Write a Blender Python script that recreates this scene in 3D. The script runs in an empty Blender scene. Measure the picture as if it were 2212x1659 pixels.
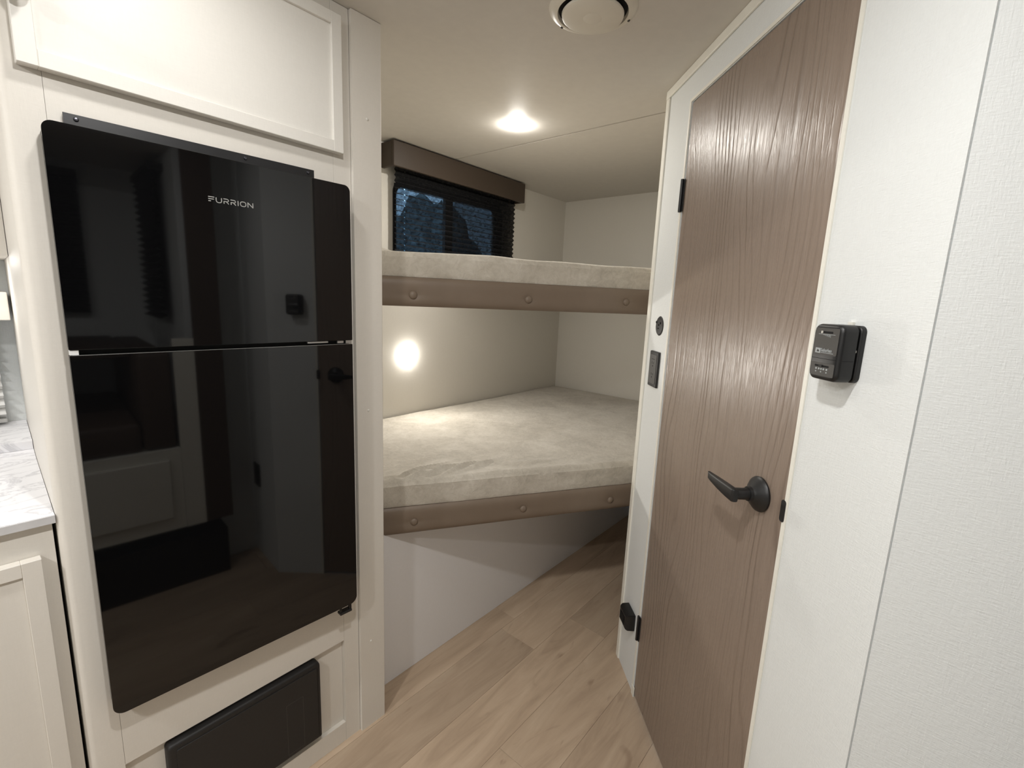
import bpy, bmesh, math, random
from mathutils import Matrix, Vector, noise
random.seed(7)
C = bpy.context.scene.collection
S = bpy.context.scene
H = 1.328                      # eye height above the floor
ZC = 1.985                     # ceiling height

# ------------------------------------------------------------------ camera
def cam_axes(yaw, pitch, roll):
    f = Vector((math.cos(pitch)*math.sin(yaw), math.cos(pitch)*math.cos(yaw), math.sin(pitch)))
    r = Vector((math.cos(yaw), -math.sin(yaw), 0)); u = r.cross(f)
    return r*math.cos(roll)+u*math.sin(roll), -r*math.sin(roll)+u*math.cos(roll), f
r_, u_, f_ = cam_axes(math.radians(50.3089), math.radians(-10.1512), math.radians(2.4616))
cd = bpy.data.cameras.new('camera'); cam = bpy.data.objects.new('camera', cd); C.objects.link(cam)
cd.sensor_fit = 'HORIZONTAL'; cd.sensor_width = 36.0; cd.lens = 36.0*1016.93/2212.0; cd.clip_start = 0.01
m = Matrix.Identity(4)
for i in range(3): m[i][0], m[i][1], m[i][2] = r_[i], u_[i], -f_[i]
m[2][3] = H; cam.matrix_world = m; S.camera = cam

# ------------------------------------------------------------------ world: plain dusk sky
w = bpy.data.worlds.new('dusk_sky'); S.world = w; w.use_nodes = True
bg = w.node_tree.nodes['Background']; bg.inputs['Color'].default_value = (0.30, 0.55, 0.85, 1); bg.inputs['Strength'].default_value = 4.0
S.view_settings.view_transform = 'Standard'; S.view_settings.look = 'None'
S.view_settings.exposure = -0.22; S.view_settings.gamma = 1.0; S.view_settings.use_curve_mapping = False
PUCK_KITCHEN, PUCK_FRIDGE, PUCK_BUNK, PUCK_WALL, PUCK_COUNTER, FILL_FAR = 900.0, 165.0, 580.0, 430.0, 60.0, 1250.0
TINT_KITCHEN, TINT_BUNK = (1.0, 0.985, 0.965), (1.0, 0.955, 0.885)

# ------------------------------------------------------------------ materials
def lin(c): return tuple((x/255/12.92 if x/255 <= .04045 else ((x/255+.055)/1.055)**2.4) for x in c)+(1.0,)
class NT:
    def __init__(s, name):
        s.m = bpy.data.materials.new(name); s.m.use_nodes = True; s.t = s.m.node_tree; s.b = s.t.nodes['Principled BSDF']
        s._co = None
    def n(s, kind, **kw):
        x = s.t.nodes.new(kind)
        for k, v in kw.items(): setattr(x, k, v)
        return x
    def l(s, a, b): s.t.links.new(a, b)
    def co(s, scale=(1, 1, 1), kind='Object'):
        t = s.n('ShaderNodeTexCoord'); mp = s.n('ShaderNodeMapping'); mp.inputs['Scale'].default_value = scale
        s.l(t.outputs[kind], mp.inputs['Vector']); return mp.outputs['Vector']
    def noise(s, vec, scale=1, detail=3, rough=.55, dist=0):
        x = s.n('ShaderNodeTexNoise'); x.inputs['Scale'].default_value = scale; x.inputs['Detail'].default_value = detail
        x.inputs['Roughness'].default_value = rough; x.inputs['Distortion'].default_value = dist
        s.l(vec, x.inputs['Vector']); return x.outputs['Fac']
    def ramp(s, fac, stops):
        r = s.n('ShaderNodeValToRGB'); e = r.color_ramp.elements
        while len(e) < len(stops): e.new(.5)
        for q, (p, c) in zip(e, stops): q.position = p; q.color = c
        s.l(fac, r.inputs['Fac']); return r.outputs['Color']
    def mix(s, fac, a, b, mode='MIX'):
        x = s.n('ShaderNodeMix', data_type='RGBA', blend_type=mode)
        for sock, v in ((x.inputs['Factor'], fac), (x.inputs['A'], a), (x.inputs['B'], b)):
            if isinstance(v, (int, float)): sock.default_value = v
            elif isinstance(v, tuple): sock.default_value = v
            else: s.l(v, sock)
        return x.outputs['Result']
    def mul(s, a, b, op='MULTIPLY'):
        x = s.n('ShaderNodeMath', operation=op)
        for i, v in enumerate((a, b)):
            if isinstance(v, (int, float)): x.inputs[i].default_value = v
            else: s.l(v, x.inputs[i])
        return x.outputs[0]
    def bump(s, fac, strength, dist=.002):
        x = s.n('ShaderNodeBump'); x.inputs['Strength'].default_value = strength; x.inputs['Distance'].default_value = dist
        s.l(fac, x.inputs['Height']); s.l(x.outputs['Normal'], s.b.inputs['Normal'])
    def set(s, color=None, rough=.5, metal=0, spec=.5, sheen=0, coat=0):
        if color is not None:
            if isinstance(color, tuple): s.b.inputs['Base Color'].default_value = color
            else: s.l(color, s.b.inputs['Base Color'])
        if isinstance(rough, (int, float)): s.b.inputs['Roughness'].default_value = rough
        else: s.l(rough, s.b.inputs['Roughness'])
        s.b.inputs['Metallic'].default_value = metal; s.b.inputs['Specular IOR Level'].default_value = spec
        s.b.inputs['Sheen Weight'].default_value = sheen; s.b.inputs['Coat Weight'].default_value = coat
        return s.m
def plain(name, rgb, rough=.5, metal=0, spec=.5, var=.04, scale=30):
    t = NT(name); c = lin(rgb); f = t.noise(t.co(), scale, 3)
    a = tuple(x*(1-var) for x in c[:3])+(1,); b = tuple(min(1, x*(1+var)) for x in c[:3])+(1,)
    return t.set(t.ramp(f, [(.3, a), (.7, b)]), rough, metal, spec)

def linen(name, rgb, amount=.35, rough=.62):
    t = NT(name); c = lin(rgb)
    h = t.noise(t.co((75, 75, 420)), 1, 3, .65); v = t.noise(t.co((420, 420, 65)), 1, 3, .65); big = t.noise(t.co((6, 6, 6)), 1, 3)
    hv = t.mul(t.mul(h, v, 'ADD'), .5)
    a = tuple(x*.93 for x in c[:3])+(1,)
    col = t.mix(t.mul(hv, 1.0), a, tuple(min(1, x*1.04) for x in c[:3])+(1,))
    col = t.mix(t.mul(big, .10), col, tuple(x*.88 for x in c[:3])+(1,))
    t.bump(hv, amount, .0016)
    return t.set(col, rough, 0, .35)
M = {}
M['wall'] = linen('wall_linen_vinyl', (229, 232, 231), .7)
M['wall_bunk'] = linen('bunk_wall_vinyl', (222, 218, 209), .25)
M['ceiling'] = plain('ceiling_panel', (214, 210, 203), .6, spec=.3, var=.02)
M['cab'] = linen('cabinet_offwhite', (226, 221, 212), .12, .45)
M['cabwhite'] = linen('cabinet_door_white', (232, 229, 222), .10, .38)
M['base'] = linen('bunk_base_panel', (238, 237, 237), .10, .5)
M['trim'] = plain('white_trim', (236, 234, 224), .45, var=.015)
M['black'] = plain('black_plastic', (21, 21, 22), .42, var=.15, scale=200)
M['blacksoft'] = plain('black_matte', (30, 29, 29), .55, var=.12, scale=150)
M['charcoal'] = plain('charcoal_face', (62, 60, 57), .5, var=.05, scale=200)
M['grey'] = plain('print_grey', (160, 165, 166), .5)
M['logo'] = plain('logo_silver', (176, 176, 172), .35, .3)
M['metal'] = plain('zinc', (190, 190, 188), .3, .85)
M['darkscrew'] = plain('dark_screw', (90, 90, 96), .25, .8)
M['screw'] = plain('screw_white', (225, 222, 214), .3, spec=.6)
M['brass'] = plain('knob_brushed_brass', (150, 132, 92), .35, .7)
M['blackmetal'] = plain('black_powdercoat', (24, 24, 26), .38, var=.1)
M['void'] = plain('dark_void', (6, 6, 6), .9)
M['white_plastic'] = plain('white_plastic', (222, 217, 205), .4, var=.015)
M['screen_white'] = plain('white_shade', (228, 228, 226), .7)
M['glass_black'] = NT('black_glass').set(lin((9, 9, 10)), .035, 0, .5)
M['leather'] = None
t = NT('brown_vinyl'); f = t.noise(t.co((260, 260, 260)), 1, 3); g = t.noise(t.co((7, 7, 7)), 1, 3)
t.bump(f, .25, .0006); M['leather'] = t.set(t.mix(g, lin((112, 98, 84)), lin((126, 111, 96))), .48, 0, .45)
t = NT('valance_brown'); f = t.noise(t.co((260, 260, 260)), 1, 3); t.bump(f, .2, .0005)
M['valance'] = t.set(t.mix(f, lin((64, 54, 45)), lin((74, 63, 53))), .5, 0, .4)
t = NT('cushion_brown'); M['cushion'] = t.set(t.mix(t.noise(t.co(), 40), lin((70, 56, 46)), lin((84, 68, 56))), .6)

# plush fleece
t = NT('fleece_mattress'); big = t.noise(t.co((1, 1, 1)), 7, 4, .6, .6); mid = t.noise(t.co((1, 1, 1)), 48, 5, .7, 1.0); fine = t.noise(t.co((1, 1, 1)), 420, 2)
col = t.ramp(t.mul(t.mul(big, .55), t.mul(mid, .45), 'ADD'), [(.34, lin((172, 165, 152))), (.5, lin((194, 187, 174))), (.66, lin((210, 204, 192)))])
t.bump(t.mul(t.mul(fine, .4), mid, 'ADD'), .6, .005); M['fleece'] = t.set(col, .95, 0, .1, sheen=.25)

# door laminate with vertical embossed grain
t = NT('door_wood_laminate')
v = t.co((1, 1, 1))
warp = t.n('ShaderNodeTexNoise'); warp.inputs['Scale'].default_value = 1; warp.inputs['Detail'].default_value = 2
t.l(t.co((4.5, 1, .85)), warp.inputs['Vector'])
sep = t.n('ShaderNodeSeparateXYZ'); t.l(v, sep.inputs[0])
xx = t.mul(t.mul(sep.outputs['X'], 44.0), t.mul(warp.outputs['Fac'], 13.0), 'ADD')
wv = t.n('ShaderNodeMath', operation='PINGPONG'); t.l(t.mul(xx, 1.9), wv.inputs[0]); wv.inputs[1].default_value = 1
rings = t.ramp(wv.outputs[0], [(.0, (0, 0, 0, 1)), (.26, (.85, .85, .85, 1)), (.5, (1, 1, 1, 1))])
mask = t.ramp(t.noise(t.co((8, 1, .7)), 1, 3), [(.40, (0, 0, 0, 1)), (.60, (1, 1, 1, 1))])
strk = t.noise(t.co((150, 1, 1.6)), 1, 3)
fleck = t.ramp(t.noise(t.co((300, 1, 14)), 1, 2), [(.40, (0, 0, 0, 1)), (.52, (1, 1, 1, 1))])
g = t.mix(t.mul(mask, .9), (1, 1, 1, 1), rings)
g = t.mix(.18, g, fleck, 'MULTIPLY')
col = t.mix(strk, lin((134, 119, 107)), lin((148, 132, 119)))
col = t.mix(t.mul(t.mul(t.mul(g, -1.0), 1.0, 'ADD'), .6), col, lin((98, 84, 73)))
t.bump(t.mul(g, t.mul(strk, .25), 'ADD'), .62, .0016)
rg = t.mul(t.mul(strk, .14), .25, 'ADD'); M['door'] = t.set(col, rg, 0, .5)

# vinyl floor planks
t = NT('oak_vinyl_plank')
oi = t.n('ShaderNodeObjectInfo')
tc = t.n('ShaderNodeTexCoord'); add = t.n('ShaderNodeVectorMath', operation='ADD'); sc = t.n('ShaderNodeVectorMath', operation='SCALE')
cmb = t.n('ShaderNodeCombineXYZ'); t.l(oi.outputs['Random'], cmb.inputs['X']); t.l(oi.outputs['Random'], cmb.inputs['Y']); t.l(oi.outputs['Random'], cmb.inputs['Z'])
t.l(cmb.outputs[0], sc.inputs[0]); sc.inputs['Scale'].default_value = 37; t.l(tc.outputs['Object'], add.inputs[0]); t.l(sc.outputs[0], add.inputs[1])
def mp(scale):
    x = t.n('ShaderNodeMapping'); x.inputs['Scale'].default_value = scale; t.l(add.outputs[0], x.inputs['Vector']); return x.outputs['Vector']
n1 = t.noise(mp((2.2, 13, 1)), 1, 5, .6, 1.2); n2 = t.noise(mp((9, 120, 1)), 1, 4, .6); n3 = t.noise(mp((3.4, 9, 1)), 1, 2, .5, 2.0)
col = t.ramp(n1, [(.28, lin((170, 149, 127))), (.5, lin((194, 172, 148))), (.72, lin((208, 188, 164)))])
col = t.mix(t.mul(n2, .45), col, lin((172, 150, 127)))
knot = t.ramp(n3, [(.22, (1, 1, 1, 1)), (.33, (0, 0, 0, 1))])
col = t.mix(t.mul(knot, .55), col, lin((140, 117, 97)))
br = t.n('ShaderNodeHueSaturation'); t.l(t.mul(t.mul(oi.outputs['Random'], .20), .88, 'ADD'), br.inputs['Value']); t.l(col, br.inputs['Color'])
t.bump(n2, .12, .0008); M['plank'] = t.set(br.outputs['Color'], .46, 0, .35)

# marble counter
t = NT('white_marble_laminate')
n1 = t.noise(t.co((5, 9, 5)), 1, 6, .6, 1.6); vein = t.ramp(n1, [(.47, (0, 0, 0, 1)), (.5, (1, 1, 1, 1)), (.53, (0, 0, 0, 1))])
M['marble'] = t.set(t.mix(t.mul(vein, .55), lin((240, 240, 243)), lin((178, 178, 184))), .3)
M['countercore'] = plain('counter_edge', (206, 205, 206), .45)

# lamps
def emit(name, rgb, s):
    t = NT(name); t.set((.9, .9, .88, 1), .4); t.b.inputs['Emission Color'].default_value = rgb+(1,); t.b.inputs['Emission Strength'].default_value = s; return t.m
M['lens_kitchen'] = emit('lens_kitchen', TINT_KITCHEN, PUCK_KITCHEN)
M['lens_fridge'] = emit('lens_fridge', TINT_KITCHEN, PUCK_FRIDGE)
M['lens_fill'] = emit('lens_fill', TINT_KITCHEN, FILL_FAR)  # for the unseen fill lights toward the rear
M['lens_counter'] = emit('lens_counter', TINT_KITCHEN, PUCK_COUNTER)
M['lens_bunk'] = emit('lens_bunk', TINT_BUNK, PUCK_BUNK)
M['lens_wall'] = emit('lens_wall', TINT_BUNK, PUCK_WALL)

# see-through woven shades, window glass, insect screen
def sheer(name, rgb, trans, mott):
    t = NT(name); t.set(lin(rgb), .8, 0, .2)
    tr = t.n('ShaderNodeBsdfTransparent'); mx = t.n('ShaderNodeMixShader')
    f = t.noise(t.co((1, 1, 1)), 55, 4, .65)
    fac = t.n('ShaderNodeMapRange'); t.l(f, fac.inputs[0]); fac.inputs[1].default_value = .3; fac.inputs[2].default_value = .7
    fac.inputs[3].default_value = max(0, trans-mott); fac.inputs[4].default_value = trans+mott
    t.l(fac.outputs[0], mx.inputs[0]); t.l(t.b.outputs[0], mx.inputs[1]); t.l(tr.outputs[0], mx.inputs[2])
    t.l(mx.outputs[0], t.t.nodes['Material Output'].inputs['Surface']); return t.m
M['blind'] = sheer('black_woven_shade', (12, 13, 16), .075, .065)
M['screen'] = sheer('insect_screen', (30, 32, 34), .42, .05)
t = NT('window_glass'); t.set((1, 1, 1, 1), .02); t.b.inputs['Transmission Weight'].default_value = 1; t.b.inputs['IOR'].default_value = 1.01; M['pane'] = t.m
M['foliage'] = plain('dark_foliage', (104, 116, 118), .9, var=.6, scale=6)

# ------------------------------------------------------------------ mesh helpers
def box(bm, x0, x1, y0, y1, z0, z1):
    v = [bm.verts.new(p) for p in ((x0,y0,z0),(x1,y0,z0),(x1,y1,z0),(x0,y1,z0),(x0,y0,z1),(x1,y0,z1),(x1,y1,z1),(x0,y1,z1))]
    for f in ((3,2,1,0),(4,5,6,7),(0,1,5,4),(1,2,6,5),(2,3,7,6),(3,0,4,7)): bm.faces.new([v[i] for i in f])
def B(*a, bev=0, seg=2):
    bm = bmesh.new(); box(bm, *a)
    if bev: bmesh.ops.bevel(bm, geom=list(bm.edges), offset=bev, segments=seg, profile=.5, affect='EDGES')
    return bm
def boxes(lst, bev=0):
    bm = bmesh.new()
    for b in lst: box(bm, *b)
    if bev: bmesh.ops.bevel(bm, geom=list(bm.edges), offset=bev, segments=1, affect='EDGES')
    return bm
def prism(pts, z0, z1, bm=None):
    bm = bm or bmesh.new()
    a = [bm.verts.new((p[0], p[1], z0)) for p in pts]; b = [bm.verts.new((p[0], p[1], z1)) for p in pts]; n = len(pts)
    bm.faces.new(a[::-1]); bm.faces.new(b)
    for i in range(n): bm.faces.new((a[i], a[(i+1)%n], b[(i+1)%n], b[i]))
    bmesh.ops.recalc_face_normals(bm, faces=bm.faces); return bm
def rr(x0, x1, z0, z1, r, seg=6):
    """rounded rectangle outline; r may be (bl, br, tr, tl)"""
    if not isinstance(r, tuple): r = (r,)*4
    out = []
    for (cx, cz, a0, q) in ((x0+r[0], z0+r[0], 180, r[0]), (x1-r[1], z0+r[1], 270, r[1]), (x1-r[2], z1-r[2], 0, r[2]), (x0+r[3], z1-r[3], 90, r[3])):
        if q <= 0: out.append((cx, cz)); continue
        for k in range(seg+1):
            a = math.radians(a0+90*k/seg); out.append((cx+q*math.cos(a), cz+q*math.sin(a)))
    return out
def slab_xz(outline, y0, y1, bev=0, bm=None):
    """outline in x,z extruded along y; y0 is the front (bevelled)"""
    bm = bm or bmesh.new(); n = len(outline)
    cx = sum(p[0] for p in outline)/n; cz = sum(p[1] for p in outline)/n
    xs = [p[0] for p in outline]; zs = [p[1] for p in outline]
    hw, hh = (max(xs)-min(xs))/2, (max(zs)-min(zs))/2
    mx_, mz_ = (max(xs)+min(xs))/2, (max(zs)+min(zs))/2
    def ring(y, ins): return [bm.verts.new((mx_+(p[0]-mx_)*(1-ins/hw), y, mz_+(p[1]-mz_)*(1-ins/hh))) for p in outline]
    rings = []
    sgn = 1 if y1 > y0 else -1
    if bev:
        for k in range(4):
            a = math.pi/2*k/3; rings.append(ring(y0+sgn*bev*(1-math.sin(a)), bev*(1-math.cos(a))) )
        rings = [ring_ for ring_ in rings]
    else: rings.append(ring(y0, 0))
    # order: first ring must be the front-most (most inset)
    if bev: rings = rings[::-1]
    rings.append(ring(y1, 0))
    bm.faces.new(rings[0]); bm.faces.new(rings[-1][::-1])
    for a, b in zip(rings, rings[1:]):
        for i in range(n): bm.faces.new((a[i], a[(i+1)%n], b[(i+1)%n], b[i]))
    bmesh.ops.recalc_face_normals(bm, faces=bm.faces); return bm
def ring_xz(o, i, y0, y1):
    bm = bmesh.new(); n = len(o)
    vs = [[bm.verts.new((p[0], y, p[1])) for p in q] for y in (y0, y1) for q in (o, i)]
    for k in range(n):
        j = (k+1) % n
        bm.faces.new((vs[0][k], vs[0][j], vs[1][j], vs[1][k])); bm.faces.new((vs[2][k], vs[3][k], vs[3][j], vs[2][j]))
        bm.faces.new((vs[0][k], vs[2][k], vs[2][j], vs[0][j])); bm.faces.new((vs[1][k], vs[1][j], vs[3][j], vs[3][k]))
    bmesh.ops.recalc_face_normals(bm, faces=bm.faces); return bm
def lathe(prof, seg=32, bm=None, mat=None):
    """prof: (r, z) list around local z"""
    bm = bm or bmesh.new(); rows = []
    for r, z in prof:
        if r < 1e-6: rows.append([bm.verts.new((0, 0, z))])
        else: rows.append([bm.verts.new((r*math.cos(2*math.pi*k/seg), r*math.sin(2*math.pi*k/seg), z)) for k in range(seg)])
    for a, b in zip(rows, rows[1:]):
        for k in range(seg):
            j = (k+1) % seg
            if len(a) == 1 and len(b) == 1: continue
            if len(a) == 1: bm.faces.new((a[0], b[k], b[j]))
            elif len(b) == 1: bm.faces.new((a[k], a[j], b[0]))
            else: bm.faces.new((a[k], a[j], b[j], b[k]))
    bmesh.ops.recalc_face_normals(bm, faces=bm.faces)
    if mat: bmesh.ops.transform(bm, matrix=mat, verts=bm.verts)
    return bm
def tube(pts, rad, seg=14, flat=1.0, up=Vector((0, 0, 1))):
    bm = bmesh.new(); rows = []; P = [Vector(p) for p in pts]; n = len(P)
    rad = rad if isinstance(rad, (list, tuple)) else [rad]*n
    for i, p in enumerate(P):
        d = (P[min(i+1, n-1)]-P[max(i-1, 0)]).normalized(); s = d.cross(up).normalized(); q = s.cross(d)
        ra, rb = rad[i] if isinstance(rad[i], tuple) else (rad[i], rad[i])
        rows.append([bm.verts.new(p+s*ra*math.cos(2*math.pi*k/seg)+q*rb*math.sin(2*math.pi*k/seg)) for k in range(seg)])
    for a, b in zip(rows, rows[1:]):
        for k in range(seg): bm.faces.new((a[k], a[(k+1)%seg], b[(k+1)%seg], b[k]))
    bm.faces.new(rows[0][::-1]); bm.faces.new(rows[-1]); bmesh.ops.recalc_face_normals(bm, faces=bm.faces); return bm

FR = {}     # object -> frame matrix
def frame(loc, rot): 
    from mathutils import Euler
    return Matrix.Translation(loc) @ Euler(rot).to_matrix().to_4x4()
def tag(o, label, cat, group=None, kind=None):
    if label: o['label'] = label
    if cat: o['category'] = cat
    if group: o['group'] = group
    if kind: o['kind'] = kind
    return o
def thing(name, label, cat, loc=(0, 0, 0), rot=(0, 0, 0), group=None, kind=None):
    if isinstance(rot, (int, float)): rot = (0, 0, rot)
    o = bpy.data.objects.new(name, None); C.objects.link(o); o.location = loc; o.rotation_euler = rot; o.empty_display_size = .05
    FR[o.name] = frame(loc, rot); return tag(o, label, cat, group, kind)
def obj(name, bm, mat, parent=None, world=False, smooth=False, label=None, kind=None, recentre=True):
    """link bm as one mesh. coordinates are the parent thing's local ones, or world ones with world=True"""
    me = bpy.data.meshes.new(name)
    if world and parent is not None: bmesh.ops.transform(bm, matrix=FR[parent.name].inverted(), verts=bm.verts)
    off = Vector((0, 0, 0))
    if recentre and len(bm.verts):
        xs = [[v.co[i] for v in bm.verts] for i in range(3)]
        off = Vector(((min(xs[0])+max(xs[0]))/2, (min(xs[1])+max(xs[1]))/2, min(xs[2])))
        bmesh.ops.translate(bm, vec=-off, verts=bm.verts)
    bm.to_mesh(me); bm.free()
    if smooth:
        for p in me.polygons: p.use_smooth = True
        try: me.set_sharp_from_angle(angle=math.radians(35))
        except Exception: pass
    o = bpy.data.objects.new(name, me); C.objects.link(o)
    if mat: me.materials.append(M[mat] if isinstance(mat, str) else mat)
    o.location = off
    if parent is not None:
        o.parent = parent; FR[o.name] = FR[parent.name] @ Matrix.Translation(off)
        # sub-parts are given in the thing's frame, so shift is undone by the caller through sub()
    else: FR[o.name] = Matrix.Translation(off)
    if label: o['label'] = label
    if kind: o['kind'] = kind
    return o
def sub(name, bm, mat, part, thing_, **kw):
    """sub-part: coordinates in the thing's frame, parented to the part"""
    T = FR[part.name].inverted() @ FR[thing_.name]
    bmesh.ops.transform(bm, matrix=T, verts=bm.verts)
    return obj(name, bm, mat, part, **kw)
def struct(name, bm, mat, label, cat, parent=None, **kw):
    o = obj(name, bm, mat, parent, **kw); return tag(o, label, cat, kind='structure')
def single(name, bm, mat, label, cat, group=None, **kw):
    o = obj(name, bm, mat, **kw); return tag(o, label, cat, group)

# ================================================================== ROOM SHELL
X_FAR, Y_WIN, Y_OPP, X_REAR = 2.755, 1.885, -0.330, -2.2
PIL_X0, PIL_X1 = .687, .770
# floor ------------------------------------------------------------
floor = thing('floor', 'vinyl plank floor in warm oak tone', 'floor', (0, 0, 0), kind='structure')
obj('subfloor', B(X_REAR, X_FAR, Y_OPP, Y_WIN, -.04, -.0045), 'cushion', floor, world=True)
PW = .170; first = True; meshes = {}
for k in range(-7, 6):
    y0 = .760+PW*k; y1 = y0+PW
    if y1 < Y_OPP+.02 or y0 > 1.28: continue
    if y0+.0 < Y_OPP: y0 = Y_OPP+.001
    joint = {1: 1.325, -1: .930}.get(k, .35+((k*0.53) % 1.2))
    xs = []; x = joint
    while x > X_REAR: x -= 1.22
    while x < X_FAR: xs.append(x); x += 1.22
    for xa in xs:
        a, b = max(xa, X_REAR+.002), min(xa+1.22, X_FAR-.002)
        if b-a < .02: continue
        o = obj('plank', B(a+.0003, b-.0003, y0+.0003, y1-.0003, -.0045, 0, bev=.0004, seg=1), 'plank', floor, world=True)
# ceiling ----------------------------------------------------------
ceil_ = thing('ceiling', 'flat pale ceiling panels with one joint above the bunks', 'ceiling', (0, 0, ZC), kind='structure')
obj('ceiling_backing', B(X_REAR-.05, X_FAR+.05, Y_OPP-.05, Y_WIN+.05, ZC+.006, ZC+.05), 'ceiling', ceil_, world=True)
obj('ceiling_panel', B(X_REAR, 1.6655, Y_OPP, Y_WIN, ZC, ZC+.006), 'ceiling', ceil_, world=True)
obj('ceiling_panel', B(1.6735, X_FAR, Y_OPP, Y_WIN, ZC, ZC+.006), 'ceiling', ceil_, world=True)
# window wall ------------------------------------------------------
WX0, WX1, WZ0, WZ1 = 1.372, 2.085, H+.150, H+.500          # bunk window opening
KX0, KX1, KZ0, KZ1 = -1.05, .045, H-.385, H-.06            # kitchen window opening
def wall_holes(x0, x1, z0, z1, y0, y1, holes):
    L = []; xs = x0
    for (a, b, c, d) in holes:
        L += [(xs, a, y0, y1, z0, z1), (a, b, y0, y1, z0, c), (a, b, y0, y1, d, z1)]; xs = b
    L.append((xs, x1, y0, y1, z0, z1)); return boxes(L)
struct('wall_left', wall_holes(.70, X_FAR, 0, ZC, Y_WIN, Y_WIN+.05, [(WX0, WX1, WZ0, WZ1)]), 'wall_bunk', 'pale vinyl wall behind the bunks with the small window', 'wall')
struct('wall_kitchen', wall_holes(X_REAR, .70, 0, ZC, Y_WIN, Y_WIN+.05, [(KX0, KX1, KZ0, KZ1)]), 'wall', 'white wall behind the kitchen counter', 'wall')
struct('wall_back', B(X_FAR, X_FAR+.05, .60, Y_WIN+.05, 0, ZC), 'wall_bunk', 'pale wall at the far end of the bunks', 'wall')
struct('wall_rear', B(X_REAR-.05, X_REAR, Y_OPP-.9, Y_WIN+.05, 0, ZC), 'wall', 'white wall at the kitchen end of the trailer', 'wall')
struct('wall_bath', B(1.535, X_FAR, .645, .682, 0, ZC), 'wall_bunk', 'bathroom side wall facing the bunks', 'wall')
struct('wall_right', B(.8005, .83, Y_OPP, -.0242, -.04, ZC), 'wall', 'white linen-textured wall panel beyond the corner seam', 'wall')
struct('wall_front', boxes([(.56, .83, Y_OPP-.05, Y_OPP, -.04, ZC), (X_REAR, -1.6, Y_OPP-.05, Y_OPP, 0, ZC), (-1.6, .56, Y_OPP-.05, Y_OPP, 1.90, ZC)]), 'wall', 'white wall around the slide-out opening', 'wall')

# diagonal door wall ------------------------------------------------
AD = math.radians(44.12); W0 = (1.389, .549, 0)
DS0, DTOP = -.604, H+.557
wd = thing('wall_diagonal', 'white angled wall holding the brown door', 'wall', W0, AD, kind='structure')
obj('wall_panel', B(.0005, .165, -.03, 0, 0, ZC), 'wall', wd)
obj('wall_panel', B(-.8200, DS0-.0005, -.03, 0, 0, ZC), 'wall', wd)
obj('wall_panel', B(DS0-.0005, .0005, -.03, 0, DTOP+.0005, ZC), 'wall', wd)
t1 = thing('trim_1', 'white corner and ceiling moulding on the angled door wall', 'trim', W0, AD, kind='structure')
obj('corner_moulding', B(.166, .191, -.034, .005, 0, ZC-.025, bev=.002), 'trim', t1)
obj('ceiling_moulding', B(-.817, .191, .0005, .006, ZC-.025, ZC-.0005, bev=.0015), 'trim', t1)
t2 = thing('trim_2', 'slim cream jamb strips framing the brown door', 'trim', W0, AD, kind='structure')
obj('jamb', B(.002, .011, .0003, .0028, 0, DTOP+.010), 'trim', t2)
obj('jamb', B(DS0-.0105, DS0-.0015, .0003, .0028, 0, DTOP+.010), 'trim', t2)
obj('head_jamb', B(DS0-.0015, .002, .0003, .0028, DTOP+.002, DTOP+.010), 'trim', t2)
obj('foot_block', B(-.010, .010, .0003, .004, 0, .035), 'trim', t2)
t3 = thing('trim_3', 'thin white seam strip at the outer corner of the bathroom wall', 'trim', W0, AD, kind='structure')
obj('seam_strip', B(-.8215, -.8202, -.02, -.0022, 0, ZC-.026), 'grey', t3)

# door ---------------------------------------------------------------
d = thing('door_1', 'brown wood-grain bathroom door with black lever handle', 'door', W0, AD, kind='structure')
obj('door_slab', B(DS0+.002, -.002, -.032, -.001, .008, DTOP-.002, bev=.0012), 'door', d)
for zc in (H+.312, H-1.072):
    h = obj('hinge', lathe([(0, -.045), (.0042, -.045), (.0045, -.042), (.0045, .042), (.0042, .045), (0, .045)], 14, mat=Matrix.Translation((.003, .0055, zc))), 'blackmetal', d, smooth=True)
    sub('hinge_leaf', B(-.008, .010, .0012, .003, zc-.044, zc+.044), 'blackmetal', h, d)
hz = H-.362; hs = -.527
RX = Matrix.Translation((hs, 0, hz)) @ Matrix.Rotation(-math.pi/2, 4, 'X')     # local z -> +y (out of the wall)
hd = obj('door_handle', lathe([(0, 0), (.035, 0), (.0355, .003), (.034, .006), (.031, .008), (.0265, .0125), (.020, .016), (.0155, .020), (.0145, .026), (0, .026)], 40, mat=RX), 'black', d, smooth=True, label='matte black lever handle')
sub('handle_neck', tube([(hs, .022, hz), (hs, .036, hz), (hs+.001, .050, hz), (hs+.003, .058, hz)], [.0125, .0118, .0118, .0105], 20, up=Vector((1, 0, .01))), 'black', hd, d, smooth=True)
bm = bmesh.new()
rows = []
for u, (s_, dd, hh, th) in enumerate([(-.013, .057, .0125, .005), (-.010, .0590, .0135, .0065), (.012, .0600, .0130, .0065), (.045, .0600, .0112, .006), (.075, .0595, .0088, .005), (.090, .059, .0070, .004), (.0925, .059, .0065, .003)]):
    n = 16
    rows.append([bm.verts.new((hs+s_+.002*(1 if math.sin(2*math.pi*k/n) > .5 else 0)*(u > 4), dd+th*math.copysign(abs(math.cos(2*math.pi*k/n))**.35, math.cos(2*math.pi*k/n)), hz+.0008*u+hh*math.copysign(abs(math.sin(2*math.pi*k/n))**.35, math.sin(2*math.pi*k/n)))) for k in range(n)])
for a, b in zip(rows, rows[1:]):
    for k in range(16): bm.faces.new((a[k], a[(k+1)%16], b[(k+1)%16], b[k]))
bm.faces.new(rows[0][::-1]); bm.faces.new(rows[-1]); bmesh.ops.recalc_face_normals(bm, faces=bm.faces)
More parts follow.
